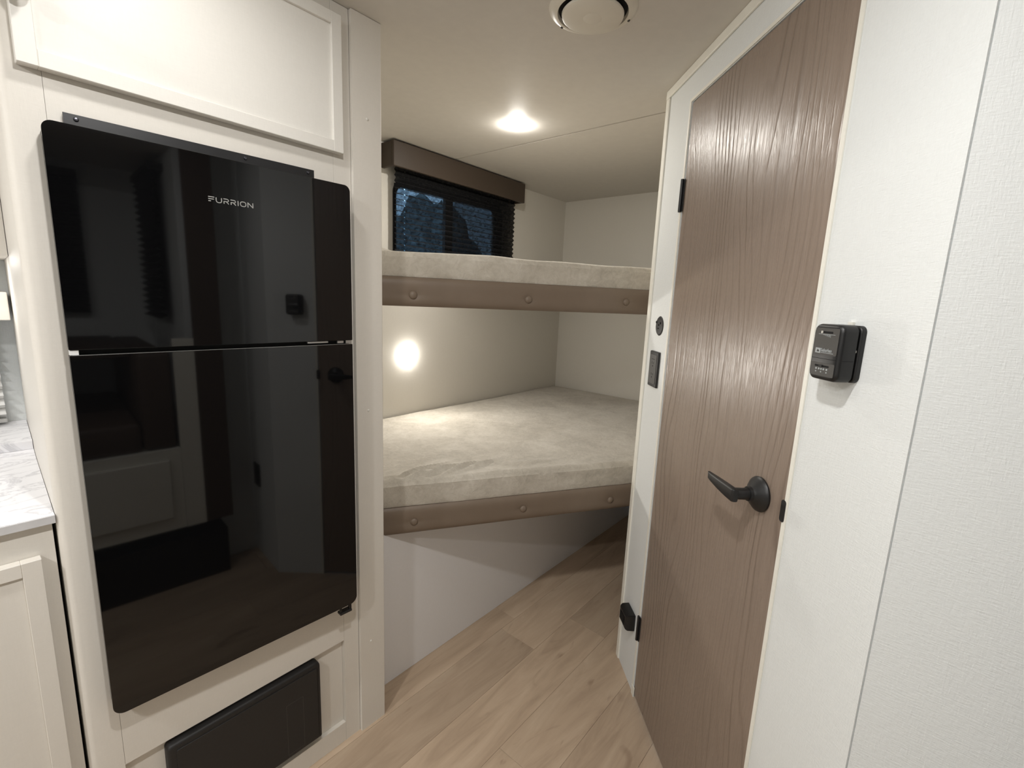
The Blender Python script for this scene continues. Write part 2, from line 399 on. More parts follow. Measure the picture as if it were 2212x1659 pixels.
sub('lever', bm, 'black', hd, d, smooth=True)
obj('latch_notch', slab_xz(rr(DS0-.007, DS0+.006, hz-.021, hz+.021, .005, 4), .0035, -.001), 'blacksoft', d)

# ================================================================== FRIDGE CABINET
YC = 1.120
cab = thing('fridge_cabinet', 'tall off-white cabinet built around the black fridge', 'cabinet', (.385, 1.5, 0))
def P(name, bm, mat='cab', **kw): return obj(name, bm, mat, cab, world=True, **kw)
# left side panel, slightly splayed, with a rounded front corner
out = [(.115, Y_WIN-.001), (.1, 1.52)]
cr = .012
for k in range(7):
    a = math.radians(180+90*k/6); out.append((.087+cr+cr*math.cos(a), YC+cr+cr*math.sin(a)))
out += [(.139, YC), (.139, YC+.020), (.118, YC+.020), (.118, 1.5), (.131, Y_WIN-.001)]
P('side_panel', prism(out, 0, ZC-.001), smooth=True)
P('side_panel', B(.752, .769, YC+.03, Y_WIN-.001, 0, ZC-.001))
P('stile', B(.6395, .6855, YC, YC+.020, 0, ZC-.001))
for z0, z1 in ((H+.240, H+.352), (H+.61, ZC-.001), (H-.990, H-.836), (.0, H-1.265)):
    P('rail', B(.1395, .639, YC, YC+.020, z0, z1))
P('toe_panel', B(.1395, .639, YC+.013, YC+.020, H-1.265, H-.990))
P('divider', B(.1395, .7515, YC+.0205, Y_WIN-.002, H+.30, H+.315))
# corner post with its screws
post = P('corner_post', prism([(PIL_X0, 1.110), (PIL_X1-.002, 1.110), (PIL_X1, 1.112), (PIL_X1, 1.204), (PIL_X0, 1.14)], 0, ZC-.001))
for (sx, sz) in ((.728, H+.427), (.722, H-.318), (.722, H-1.035)):
    sub('screw', lathe([(0, .0022), (.0022, .002), (.0036, .0006), (.0038, 0), (0, 0)], 14, mat=FR[cab.name].inverted() @ Matrix.Translation((sx, 1.110, sz)) @ Matrix.Rotation(math.pi/2, 4, 'X')), 'screw', post, cab, smooth=True)
def shaker(parent, name, x0, x1, z0, z1, yf, th, fw, matf, matp, rec=.006):
    L = [(x0, x0+fw, yf, yf+th, z0, z1), (x1-fw, x1, yf, yf+th, z0, z1), (x0+fw, x1-fw, yf, yf+th, z0, z0+fw), (x0+fw, x1-fw, yf, yf+th, z1-fw, z1)]
    bm = bmesh.new()
    for b in L:
        s = bmesh.new(); box(s, *b); bmesh.ops.bevel(s, geom=list(s.edges), offset=.0009, segments=1, affect='EDGES')
        me = bpy.data.meshes.new('t'); s.to_mesh(me); s.free(); bm.from_mesh(me); bpy.data.meshes.remove(me)
    dr = obj(name, bm, matf, parent, world=True)
    pb = B(x0+fw-.002, x1-fw+.002, yf+rec, yf+th-.002, z0+fw-.002, z1-fw+.002)
    bmesh.ops.transform(pb, matrix=FR[parent.name].inverted(), verts=pb.verts)
    sub('door_panel', pb, matp, dr, parent); return dr
ud = shaker(cab, 'cabinet_door', .110, .656, H+.327, H+.624, YC-.0205, .020, .025, 'cabwhite', 'cabwhite', rec=.007)
kb = lathe([(0, .030), (.009, .0295), (.0125, .027), (.0130, .022), (.0110, .018), (.006, .014), (.006, .003), (.0085, .0005), (.0085, 0), (0, 0)], 28,
           mat=FR[cab.name].inverted() @ Matrix.Translation((.121, YC-.0207, H+.424)) @ Matrix.Rotation(math.pi/2, 4, 'X'))
sub('knob', kb, 'brass', ud, cab, smooth=True, label='round brushed metal knob')

# heater cover ------------------------------------------------------
hv = thing('heater_cover', 'black plastic furnace cover low in the cabinet under the fridge', 'vent cover', (.39, YC, H-1.25))
yfv = YC-.012
obj('cover', slab_xz(rr(.208, .560, H-1.243, H-1.000, (.004, .004, .016, .010), 6), yfv, YC+.0125, bev=.006), 'blacksoft', hv, world=True, smooth=True)
obj('face_plate', slab_xz(rr(.224, .549, H-1.235, H-1.016, .004, 4), yfv-.0022, yfv+.001, bev=.001), 'blacksoft', hv, world=True)
obj('groove', B(.5495, .5508, yfv-.0006, yfv+.001, H-1.232, H-1.020), 'void', hv, world=True)
obj('sticker', ring_xz(rr(.463, .508, H-1.228, H-1.075, .002, 2), rr(.4639, .5071, H-1.2271, H-1.0759, .002, 2), yfv-.0026, yfv-.0021), 'charcoal', hv, world=True, label='faint outline of a peeled rectangular label')

# ================================================================== REFRIGERATOR
fa = math.radians(-2.4)
FX, FY = .127, 1.087
fr = thing('refrigerator', 'black glass-fronted two-door refrigerator set in the cabinet', 'refrigerator', (FX, FY, 0), fa)
FW = .523
zt, zg1, zg0, zb = H+.249, H-.117, H-.1265, H-.844
def F(name, bm, mat='black', **kw): return obj(name, bm, mat, fr, **kw)
F('body', boxes([(.03, FW-.03, .034, .55, zb+.012, zt-.012)]), 'blacksoft')
for nm, z0, z1, rad in (('freezer_door', zg1, zt, (.002, .002, .014, .014)), ('fridge_door', zb, zg0, (.020, .020, .002, .002))):
    dr = F(nm, slab_xz(rr(.0015, FW-.0015, z0+.001, z1-.001, rad, 6), .006, .033), 'black')
    sub('glass_panel', slab_xz(rr(0, FW, z0, z1, rad, 8), 0, .0062, bev=.0008), 'glass_black', dr, fr)
    if nm == 'freezer_door': fz = dr
    else: sub('edge_strip', B(.004, FW-.004, .001, .005, z1-.0004, z1+.0006), 'metal', dr, fr)
# logo strokes
def strokes(lines, x0, z0, sx, sz, th, y, bm=None):
    bm = bm or bmesh.new()
    for ln in lines:
        for (ax, az), (bx, bz) in zip(ln, ln[1:]):
            a = Vector((x0+ax*sx, 0, z0+az*sz)); b = Vector((x0+bx*sx, 0, z0+bz*sz)); dv = (b-a).normalized(); nn = Vector((-dv.z, 0, dv.x))*th/2
            e = dv*th*.25
            q = [a-e+nn, a-e-nn, b+e-nn, b+e+nn]
            f0 = [bm.verts.new((p.x, y, p.z)) for p in q]; f1 = [bm.verts.new((p.x, y+.0006, p.z)) for p in q]
            bm.faces.new(f0); bm.faces.new(f1[::-1])
            for k in range(4): bm.faces.new((f0[k], f1[k], f1[(k+1)%4], f0[(k+1)%4]))
    bmesh.ops.recalc_face_normals(bm, faces=bm.faces); return bm
GL = {'F': [[(0, 1), (1, 1)], [(0, .56), (.9, .56)], [(0, .12), (.38, .12)]],
      'U': [[(0, 1), (0, .35), (.12, .1), (.35, 0), (.65, 0), (.88, .1), (1, .35), (1, 1)]],
      'R': [[(0, 1), (.75, 1), (.95, .88), (1, .72), (.95, .56), (.75, .46), (.05, .46)], [(.05, .46), (.05, 0)], [(.5, .46), (1, 0)]],
      'I': [[(.5, 1), (.5, 0)]],
      'O': [[(.3, 0), (.1, .12), (0, .35), (0, .65), (.1, .88), (.3, 1), (.7, 1), (.9, .88), (1, .65), (1, .35), (.9, .12), (.7, 0), (.3, 0)]],
      'N': [[(0, 0), (0, 1), (1, 0), (1, 1)]]}
bm = bmesh.new()
lx = .225
for ch, wd_, gap in (('F', .0098, .0034), ('U', .0094, .0038), ('R', .0086, .0040), ('R', .0086, .0036), ('I', .0022, .0032), ('O', .0102, .0038), ('N', .0094, 0)):
    strokes(GL[ch], lx, H+.1635, wd_, .0088, .0015, -.0005, bm); lx += wd_+gap
sub('logo', bm, 'logo', fz, fr, label='silver FURRION lettering')
# metal bits
br = F('mounting_bracket', boxes([(.030, .450, .028, .030, zt+.0005, H+.272), (.030, .450, .006, .030, zt-.002, zt+.0005)]), 'blackmetal', label='black metal strip screwed above the freezer door')
for sx in (.046, .305, .436):
    sub('screw', lathe([(0, .0030), (.0025, .0026), (.0036, .001), (.0038, 0), (0, 0)], 14, mat=Matrix.Translation((sx, .028, H+.2645)) @ Matrix.Rotation(math.pi/2, 4, 'X')), 'darkscrew', br, fr, smooth=True)
F('gap_filler', B(.012, FW-.004, .012, .030, zg0, zg1), 'void')
F('hinge_plate', boxes([(FW-.112, FW-.062, .004, .010, zg0+.005, zg0+.0085), (FW-.038, FW-.022, .004, .010, zg0+.003, zg0+.0085), (FW-.016, FW-.001, .004, .012, zg0+.002, zg0+.0090)]), 'metal', label='small zinc hinge showing in the gap')
F('shim', B(.0008, .0125, .002, .012, zg0+.001, zg1-.0005), 'screen_white')
F('hinge_foot', boxes([(FW-.046, FW-.040, .008, .014, zb-.018, zb-.0005), (FW-.020, FW-.012, .008, .014, zb-.020, zb-.0005), (FW-.046, FW-.012, .006, .024, zb-.026, zb-.019)], bev=.001), 'black')

# ================================================================== KITCHEN
kc = thing('base_cabinet', 'beige kitchen base cabinet under the marble counter', 'cabinet', (-.9, 1.5, 0))
YK = 1.137
obj('carcass', boxes([(-1.9, .082, YK, YK+.018, .10, .895), (-1.9, -1.88, YK+.018, Y_WIN-.002, .10, .895), (.066, .082, YK+.018, Y_WIN-.002, .0, .895)]), 'cab', kc, world=True)
obj('toe_kick', B(-1.9, .065, YK+.05, YK+.06, 0, .10), 'cab', kc, world=True)
for i in range(4):
    x1 = .062-.475*i; shaker(kc, 'cabinet_door', x1-.455, x1, .12, H-.4875, YK-.0195, .019, .026, 'cab', 'cab', rec=.005)
ct = thing('countertop', 'white grey-veined marble-look countertop beside the fridge cabinet', 'countertop', (-.9, 1.5, .897))
obj('slab', prism([(-1.92, 1.1255), (.0862, 1.1255), (.0862, 1.135), (.0992, 1.52), (.1142, Y_WIN-.002), (-1.92, Y_WIN-.002)], .8975, .9135), 'marble', ct, world=True)
obj('front_edge', B(-1.92, .0862, 1.1235, 1.1255, .8985, .9125), 'countercore', ct, world=True)
single('window_ledge', prism([(-1.9, 1.62), (.1030, 1.62), (.1140, Y_WIN-.002), (-1.9, Y_WIN-.002)], .914, .934), 'marble', 'white ledge behind the counter under the kitchen window', 'ledge')
uc = thing('wall_cabinet', 'off-white upper cabinet beside the fridge cabinet above the counter', 'cabinet', (-.9, 1.7, H+.046))
obj('carcass', prism([(-1.9, 1.505), (.0985, 1.505), (.1140, Y_WIN-.002), (-1.9, Y_WIN-.002)], H+.046, ZC-.002), 'cab', uc, world=True)
for i in range(3): shaker(uc, 'cabinet_door', .06-.62*(i+1), .05-.62*i, H+.065, ZC-.03, 1.485, .019, .05, 'cabwhite', 'cabwhite')
w2 = thing('window_2', 'kitchen window above the counter', 'window', (-.5, Y_WIN, KZ0), kind='structure')
obj('window_frame', ring_xz(rr(KX0-.02, KX1+.015, KZ0-.015, KZ1+.02, .04), rr(KX0+.02, KX1-.02, KZ0+.02, KZ1-.02, .03), Y_WIN-.006, Y_WIN+.03), 'trim', w2, world=True)
obj('pane', B(KX0+.005, KX1-.005, Y_WIN+.012, Y_WIN+.016, KZ0+.005, KZ1-.005), 'pane', w2, world=True)
def pleats(x0, x1, z0, z1, y, amp, pitch, holes=(), hs_=.0022, jit=.0, fold=0):
    """zig-zag pleated shade in x,z at depth y; holes = cord columns punched at each front fold"""
    bm = bmesh.new()
    xs = {x0, x1}
    for hx in holes: xs |= {hx-hs_, hx+hs_}
    n = max(2, int((x1-x0)/.05))
    xs |= {x0+(x1-x0)*k/n for k in range(n+1)}; xs = sorted(xs)
    rows = []; z = z1; k = 0; zz = []
    while z > z0:
        zz.append((z, y+(amp if k % 2 else -amp))); k += 1
        nz = z-pitch/2
        if k % 2 == 0 and holes: zz.append((z-(fold or hs_*1.2), None))
        z = nz
    prev = None; lst = []
    for i, (z, yy) in enumerate(zz):
        if yy is None:
            a = lst[-1]; nx = next((q for q in zz[i+1:] if q[1] is not None), None)
            if nx is None: continue
            t_ = (a[0]-z)/(a[0]-nx[0]); lst.append((z, a[1]+(nx[1]-a[1])*t_, True))
        else: lst.append((z, yy, False))
    for z, yy, _ in lst: rows.append([bm.verts.new((x, yy+jit*noise.noise((x*9, z*25, 3))*1.0, z+jit*.6*noise.noise((x*7, z*40, 9)))) for x in xs])
    for i in range(len(rows)-1):
        for j in range(len(xs)-1):
            c = (xs[j]+xs[j+1])/2
            if lst[i+1][2] and any(abs(c-hx) < hs_*.9 for hx in holes): continue
            f = bm.faces.new((rows[i][j], rows[i][j+1], rows[i+1][j+1], rows[i+1][j]))
            if fold and lst[i+1][2]: f.material_index = 1
    return bm
kb_ = thing('kitchen_blind', 'white pleated shade hanging in the kitchen window', 'blind', (-.5, 1.83, KZ0))
obj('pleated_fabric', pleats(KX0-.01, .076, H-.380, H-.106, 1.862, .012, .026), 'screen_white', kb_, world=True)
obj('bottom_rail', B(KX0-.01, .076, 1.850, 1.876, H-.388, H-.380), 'screen_white', kb_, world=True)
obj('rail_clip', B(.036, .056, 1.815, 1.835, H-.390, H-.352, bev=.003), 'black', kb_, world=True)
single('shade_valance', B(KX0-.03, .103, 1.74, Y_WIN-.002, H-.105, H-.035, bev=.002), 'cab', 'pale valance box over the white pleated kitchen shade', 'valance')

# ================================================================== BUNKS
AB = math.radians(-30.7); B0 = Vector((.83, 1.203))
bd = Vector((math.cos(AB), math.sin(AB)))
def bunk_front(x): return max(.700, B0.y+(x-B0.x)*math.tan(AB))
BL = (B0.y-.690)/math.sin(-AB)                 # board length to the bathroom wall
def padded_board(z0, z1, buttons):
    """upholstered board in the bunk frame: x along it, y=0 front, bulging a little, dimpled at the buttons"""
    bm = bmesh.new(); xa, xb = -.064, BL-.01; nx, nz = 130, 18; rows = []
    for j in range(nz+1):
        v = -1+2*j/nz; row = []
        for i in range(nx+1):
            x = xa+(xb-xa)*i/nx; z = (z0+z1)/2+(z1-z0)/2*v
            y = .010*abs(v)**5
            for (bx, bz) in buttons:
                q = ((x-bx)**2+(z-bz)**2)**.5; y += .0045*math.exp(-(q/.016)**2)
                y += .0012*math.exp(-(abs(z-bz)/.008)**2)*math.exp(-(abs(x-bx)/.06)**2)
            y += .0012*noise.noise((x*6, z*20, z0))
            row.append(bm.verts.new((x, y, z)))
        rows.append(row)
    back = [[bm.verts.new((xa+(xb-xa)*i/nx, .026, z)) for i in range(nx+1)] for z in (z0, z1)]
    for a, b in zip(rows, rows[1:]):
        for i in range(nx): bm.faces.new((a[i], a[i+1], b[i+1], b[i]))
    for i in range(nx):
        bm.faces.new((back[0][i], back[0][i+1], rows[0][i+1], rows[0][i])); bm.faces.new((rows[-1][i], rows[-1][i+1], back[1][i+1], back[1][i]))
        bm.faces.new((back[0][i+1], back[0][i], back[1][i], back[1][i+1]))
    for s in (0, -1):
        bm.faces.new([r[s] for r in rows]+[back[1][s], back[0][s]])
    bmesh.ops.recalc_face_normals(bm, faces=bm.faces); return bm
def deck(z0, z1):
    q = .030
    pts = [(.772, Y_WIN-.002), (.772, bunk_front(.772)+q), (.83, B0.y+q*1.15), (1.66, bunk_front(1.66)+q*1.15), (1.70, .70), (X_FAR-.002, .70), (X_FAR-.002, Y_WIN-.002)]
    return prism(pts, z0, z1)
for nm, zb0, zb1, btn, low in (('lower', H-.773, H-.681, ((.100, H-.733), (.484, H-.731), (.839, H-.735)), True),
                               ('upper', H-.033, H+.054, ((.093, H+.001), (.466, H+.002), (.835, H+.008)), False)):
    bk = thing('bunk_bed', 'lower bunk platform with buttoned brown board and white base panel' if low else 'upper bunk platform with buttoned brown board below the window', 'bunk bed', (B0.x, B0.y, 0 if low else zb0), AB)
    o_ = FR[bk.name].translation.z
    bm = padded_board(zb0, zb1, btn); bmesh.ops.translate(bm, vec=(0, 0, -o_), verts=bm.verts)
    fb = obj('front_board', bm, 'leather', bk, smooth=True)
    for (bx, bz) in btn:
        k = lathe([(0, .0075), (.005, .0072), (.009, .0055), (.0118, .003), (.0126, 0), (.010, -.003), (0, -.003)], 24, mat=Matrix.Translation((bx, .0035, bz-o_)) @ Matrix.Rotation(math.pi/2, 4, 'X'))
        sub('button', k, 'leather', fb, bk, smooth=True)
    obj('deck', deck(zb1-.045, zb1-.010), 'base', bk, world=True)
    if low: obj('base_panel', B(.772, X_FAR-.002, 1.207, 1.222, .0005, zb1-.046), 'base', bk, world=True)

def mattress(name, label, zb, th, seed, wrinkles, amp):
    bm = bmesh.new(); nx = 330; x0, x1 = .776, X_FAR-.012; rings = []
    prof = []                                    # (depth fraction, height fraction) around the section
    K = 10
    for i in range(K+1):                         # rounded front edge
        a = math.pi/2*i/K; prof.append(('f', .030*(1-math.sin(a)) , a))
    for i in range(nx+1):
        x = x0+(x1-x0)*(i/nx)**1.7
        yf = bunk_front(x)+.006+.004*noise.noise((x*5, seed, 0)); yb = Y_WIN-.008
        ea = min(1, (x-x0)/.035); eb = min(1, (x1-x)/.03)
        e = math.sqrt(max(0, 1-(1-ea)**2))*math.sqrt(max(0, 1-(1-eb)**2)); tt = th*(.55+.45*e)
        yf += .028*(1-math.sqrt(max(0, 1-(1-ea)**2)))
        R = .019; pts = []
        top = lambda y: zb+tt+amp*noise.noise((x*2.2, y*2.2, seed))+.35*amp*noise.noise((x*9, y*9, seed+5))
        pts.append((yf+.008, zb))
        for k in range(4): pts.append((yf+.004*math.cos(math.pi*k/3)+.003*noise.noise((x*14, k*.8, seed+2)), zb+.008+(tt-R-.008)*k/3))
        for k in range(1, 7):
            a = math.pi/2*k/6; y = yf+R*.8*(1-math.cos(a)); pts.append((y, zb+tt-R+R*math.sin(a)))
        ny = 64
        for k in range(1, ny+1):
            y = yf+R*.8+(yb-.02-yf-R*.8)*(k/ny)**1.45; pts.append((y, zb+tt))
        pts.append((yb-.004, zb+tt-.006)); pts.append((yb, zb+tt-.02)); pts.append((yb, zb))
        ring = []
        for (y, z) in pts:
            hfrac = max(0, min(1, (z-zb)/tt))
            z2 = z+hfrac**3*(top(y)-zb-tt)
            for (wx, wy, ang, ln, wd_, hgt) in wrinkles:
                dx, dy = x-wx, y-wy; a = dx*math.cos(ang)+dy*math.sin(ang); b = -dx*math.sin(ang)+dy*math.cos(ang)
                g = 1.5*math.exp(-(a/ln)**2)*math.exp(-(b/wd_)**2)*hgt
                z2 += g*hfrac**2
            ring.append(bm.verts.new((x, y, z2)))
        rings.append(ring)
    for a, b in zip(rings, rings[1:]):
        for k in range(len(a)): bm.faces.new((a[k], a[(k+1)%len(a)], b[(k+1)%len(a)], b[k]))
    bm.faces.new(rings[0]); bm.faces.new(rings[-1][::-1]); bmesh.ops.recalc_face_normals(bm, faces=bm.faces)
    return single(name, bm, 'fleece', label, 'mattress', smooth=True)
# creases near the front corner of the lower mattress run in from the front edge
wr = [(.955, 1.175, -.05, .060, .0075, .011), (1.03, 1.160, .02, .075, .0080, .012), (1.10, 1.130, .05, .080, .0085, .011), (1.17, 1.105, .0, .070, .0080, .009),
      (.935, 1.205, -.10, .070, .0090, .009), (1.02, 1.200, .02, .080, .0090, .008), (.885, 1.215, -.55, .045, .008, -.010), (.98, 1.150, -.3, .035, .007, -.007), (1.32, 1.0, -.5, .09, .02, .004)]
mattress('mattress', 'beige plush mattress on the lower bunk with creased front corner', H-.680, .094, 3.1, wr, .004)
mattress('mattress', 'beige plush mattress on the upper bunk under the black blind', H+.0545, .078, 8.7, [(.84, 1.24, .2, .05, .012, .006), (.95, 1.20, -.2, .08, .02, -.006), (1.3, .98, -.5, .10, .03, -.006)], .007)

# ================================================================== BUNK WINDOW
w1 = thing('window_1', 'small bunk window with black frame behind the black blind', 'window', ((WX0+WX1)/2, Y_WIN, WZ0), kind='structure')
obj('window_frame', ring_xz(rr(WX0-.008, WX1+.03, WZ0-.03, WZ1+.02, .06, 8), rr(WX0+.008, WX1-.02, WZ0+.01, WZ1-.010, .045, 8), Y_WIN-.006, Y_WIN+.02), 'black', w1, world=True)
obj('mullion', B(1.685, 1.735, Y_WIN, Y_WIN+.02, WZ0+.004, WZ1-.004), 'black', w1, world=True)
obj('pane', B(WX0+.004, 1.70, Y_WIN+.022, Y_WIN+.026, WZ0+.004, WZ1-.004), 'pane', w1, world=True)
obj('pane', B(1.70, WX1-.004, Y_WIN+.028, Y_WIN+.032, WZ0+.004, WZ1-.004), 'pane', w1, world=True)
obj('insect_screen', B(1.735, WX1-.010, Y_WIN+.012, Y_WIN+.0125, WZ0+.006, WZ1-.006), 'screen', w1, world=True)
bl = thing('window_blind', 'black pleated blind over the bunk window', 'blind', (1.75, 1.85, H+.165))
pf = obj('pleated_fabric', pleats(1.348, 2.178, H+.178, H+.585, 1.845, .006, .0245, holes=(1.404,), hs_=.0026, jit=.003, fold=.0042), 'blind', bl, world=True); pf.data.materials.append(M['blacksoft'])
obj('head_rail', B(1.345, 2.180, 1.832, 1.872, H+.585, H+.61), 'blacksoft', bl, world=True)
obj('bottom_rail', B(1.332, 2.180, 1.835, 1.858, H+.163, H+.179, bev=.002), 'blacksoft', bl, world=True)
va = thing('window_valance', 'dark brown padded valance box above the black blind', 'valance', (1.75, 1.83, H+.546))
obj('front_panel', B(1.303, 2.203, 1.792, 1.808, H+.546, H+.650, bev=.003), 'valance', va, world=True)
for xa in (1.3035, 2.1875): obj('end_panel', B(xa, xa+.015, 1.808, Y_WIN-.001, H+.547, H+.649, bev=.002), 'valance', va, world=True)
obj('top_panel', B(1.3195, 2.1865, 1.809, Y_WIN-.001, H+.640, H+.648), 'valance', va, world=True)

# ================================================================== LAMPS
def puck(label, loc, rot, lens, group=None, dome=.0125):
    p = thing('puck_light', label, 'light', loc, rot, group)
    obj('trim_ring', lathe([(.0339, .0004), (.0342, .0009), (.0365, .0012), (.0385, .0009), (.0398, .0004), (.0400, 0), (.0339, 0)], 40), 'white_plastic', p, smooth=True)
    obj('lens', lathe([(0, dome), (.012, dome*.94), (.022, dome*.76), (.030, dome*.48), (.0338, dome*.2), (.0338, .0005)], 28), lens, p, smooth=True)
    return p
puck('lit round puck light on the ceiling over the upper bunk', (1.482, 1.26, ZC), (math.pi, 0, 0), 'lens_bunk', dome=.0125)
puck('lit round puck light on the wall above the lower mattress', (1.449, Y_WIN, H-.294), (math.pi/2, 0, 0), 'lens_wall', dome=.0125)
for lab, x, y, ln in (('lit ceiling puck light between the fridge and the thermostat', .22, .28, 'lens_kitchen'), ('dimmer ceiling puck light close to the fridge cabinet door', .28, .84, 'lens_fridge'),
                      ('added unseen fill light on the ceiling in front of the dinette', -.90, .28, 'lens_fill'), ('added unseen fill light on the ceiling over the kitchen counter front', -.90, .90, 'lens_fill')):  # this rear pair is added as fill for floor and lower cabinets
    puck(lab, (x, y, ZC), (math.pi, 0, 0), ln, 'kitchen ceiling lights', dome=.006)
puck('lit puck light under the upper cabinet above the marble counter', (.01, 1.62, H+.046), (math.pi, 0, 0), 'lens_counter', dome=.006)

# ================================================================== CEILING VENT
cv = thing('ceiling_vent', 'round off-white air vent on the ceiling', 'vent', (1.02, .655, ZC), (math.pi, 0, 0))
obj('flange', lathe([(.078, .002), (.080, .010), (.085, .010), (.094, .006), (.099, .002), (.100, 0), (.078, 0)], 56), 'white_plastic', cv, smooth=True)
obj('throat', lathe([(0, .0005), (.0775, .0005), (.0775, .003), (0, .003)], 48), 'void', cv)
dm = Matrix.Translation((0, 0, .013)) @ Matrix.Rotation(math.radians(1.5), 4, Vector((.7, -.7, 0)))
dsk = obj('damper_disc', lathe([(0, .0075), (.030, .0075), (.064, .0065), (.0695, .004), (.0705, 0), (.068, -.003), (0, -.003)], 56, mat=dm), 'white_plastic', cv, smooth=True)
obj('grip_bump', lathe([(0, .0095), (.010, .0093), (.018, .0085), (.022, .0072), (.022, .006), (0, .006)], 30, mat=dm), 'white_plastic', cv, smooth=True)
for a in (35, 155, 275):
    ra = math.radians(a)
    obj('screw', lathe([(0, .003), (.002, .0028), (.0035, .001), (.0035, 0), (0, 0)], 12, mat=Matrix.Translation((.090*math.cos(ra), .090*math.sin(ra), .0075))), 'charcoal', cv, smooth=True)

# ================================================================== DOOR-WALL DEVICES (wall frame: x along, y out)
def wall_thing(name, label, cat, s, z):
    p = frame(W0, (0, 0, AD)) @ Vector((s, 0, z)); return thing(name, label, cat, p, AD)
# outlines face +y here, so slabs are built with y0 > y1
def text_mesh(body, size, align='LEFT'):
    cu = bpy.data.curves.new('txt', 'FONT'); cu.body = body; cu.size = size; cu.extrude = .0001; cu.offset = .00012; cu.align_x = align; cu.resolution_u = 3
    o = bpy.data.objects.new('txt', cu); C.objects.link(o); dg = bpy.context.evaluated_depsgraph_get(); dg.update()
    me = bpy.data.meshes.new_from_object(o.evaluated_get(dg)); bm = bmesh.new(); bm.from_mesh(me)
    bpy.data.objects.remove(o); bpy.data.curves.remove(cu); bpy.data.meshes.remove(me); return bm
# text plane: reads from the viewer on +y side looking to -y: right hand = -x
TXT = Matrix(((-1, 0, 0, 0), (0, 0, 1, 0), (0, 1, 0, 0), (0, 0, 0, 1)))
th = wall_thing('thermostat', 'black wall thermostat with slider switches right of the brown door', 'thermostat', -.690, H-.103)
hwid = .031
obj('back_plate', slab_xz(rr(-hwid, hwid, .000, .0865, .010, 6), .0085, .0003, bev=.0025), 'black', th, smooth=True)
obj('gap_core', slab_xz(rr(-hwid+.004, hwid-.004, .003, .0835, .008, 5), .0125, .0085), 'void', th)
up = obj('front_cover', slab_xz(rr(-hwid+.0005, hwid-.0005, .000, .0865, .011, 6), .0375, .0125, bev=.006), 'black', th, smooth=True)
lo = up
yf = .0376
sub('face_label', slab_xz(rr(-hwid+.006, hwid-.006, .0395, .0805, .002, 3), yf+.0003, yf-.0004), 'charcoal', up, th)
sub('face_label', slab_xz(rr(-hwid+.006, hwid-.006, .0065, .0268, .002, 3), yf+.0003, yf-.0004), 'charcoal', lo, th)
sub('seam', boxes([(-hwid+.0002, hwid-.0002, .014, .0315, .0331, .0337), (-hwid+.006, hwid-.006, .0315, yf+.0001, .0331, .0337)]), 'void', up, th)
sub('slot', slab_xz(rr(-.012, .014, .0725, .0755, .001, 2), yf+.0005, yf), 'void', up, th)
sub('slider', B(.0085, .0105, yf, yf+.0022, .0722, .0758), 'screw', up, th)
sub('slot', slab_xz(rr(-.014, .016, .0205, .0232, .001, 2), yf+.0005, yf), 'void', lo, th)
sub('slider', B(-.001, .006, yf, yf+.0020, .0202, .0236, bev=.0004), 'blacksoft', lo, th)
obj('pilot_dot', lathe([(0, .0015), (.002, .001), (.0026, 0), (0, 0)], 14, mat=Matrix.Translation((-hwid+.0045, .0103, .048)) @ Matrix.Rotation(math.pi/2, 4, 'Y') @ Matrix.Rotation(math.pi, 4, 'X')), 'screw', th, smooth=True)
bm = bmesh.new()
for k in range(9): box(bm, .007-.0019*k, .0075-.0019*k, yf+.0003, yf+.0006, .0697-.0004*k, .0712)
box(bm, -.0175, .0175, yf+.0003, yf+.0006, .0706, .0712)
sub('scale_marks', bm, 'grey', up, th)
sub('badge', slab_xz(rr(.0085, .0195, .0415, .0492, .0005, 2), yf+.0006, yf), 'grey', up, th)
sub('badge_mark', strokes([[(0, .2), (.35, .75), (.8, .8), (.4, .5), (.8, .2), (.35, .1), (0, .2)]], .0110, .0433, .0060, .0040, .0005, yf+.0007), 'charcoal', up, th)
bm = text_mesh('Suburban', .0076); bmesh.ops.transform(bm, matrix=Matrix.Translation((.0075, yf+.0006, .0442)) @ TXT @ Matrix.Scale(.80, 4, (1, 0, 0)), verts=bm.verts)
sub('lettering', bm, 'grey', up, th, label='grey Suburban lettering')
sub('rule', B(-.0185, .0075, yf+.0003, yf+.0006, .0422, .0429), 'grey', up, th)
bm = bmesh.new()
for k, px in enumerate((.012, .006, .001, -.004, -.0105)):
    s = slab_xz(rr(px-.0016, px+.0016, .0158, .0188, .0012, 3), yf+.0006, yf+.0002, bm=bm)
for px in (.012, .001, -.0105): slab_xz(rr(px-.0012, px+.0012, .0118, .0138, .0006, 2), yf+.0006, yf+.0002, bm=bm)
sub('switch_marks', bm, 'grey', lo, th)
obj('wire_tab', B(-.006, .004, .0003, .004, .0867, .0912), 'trim', th)

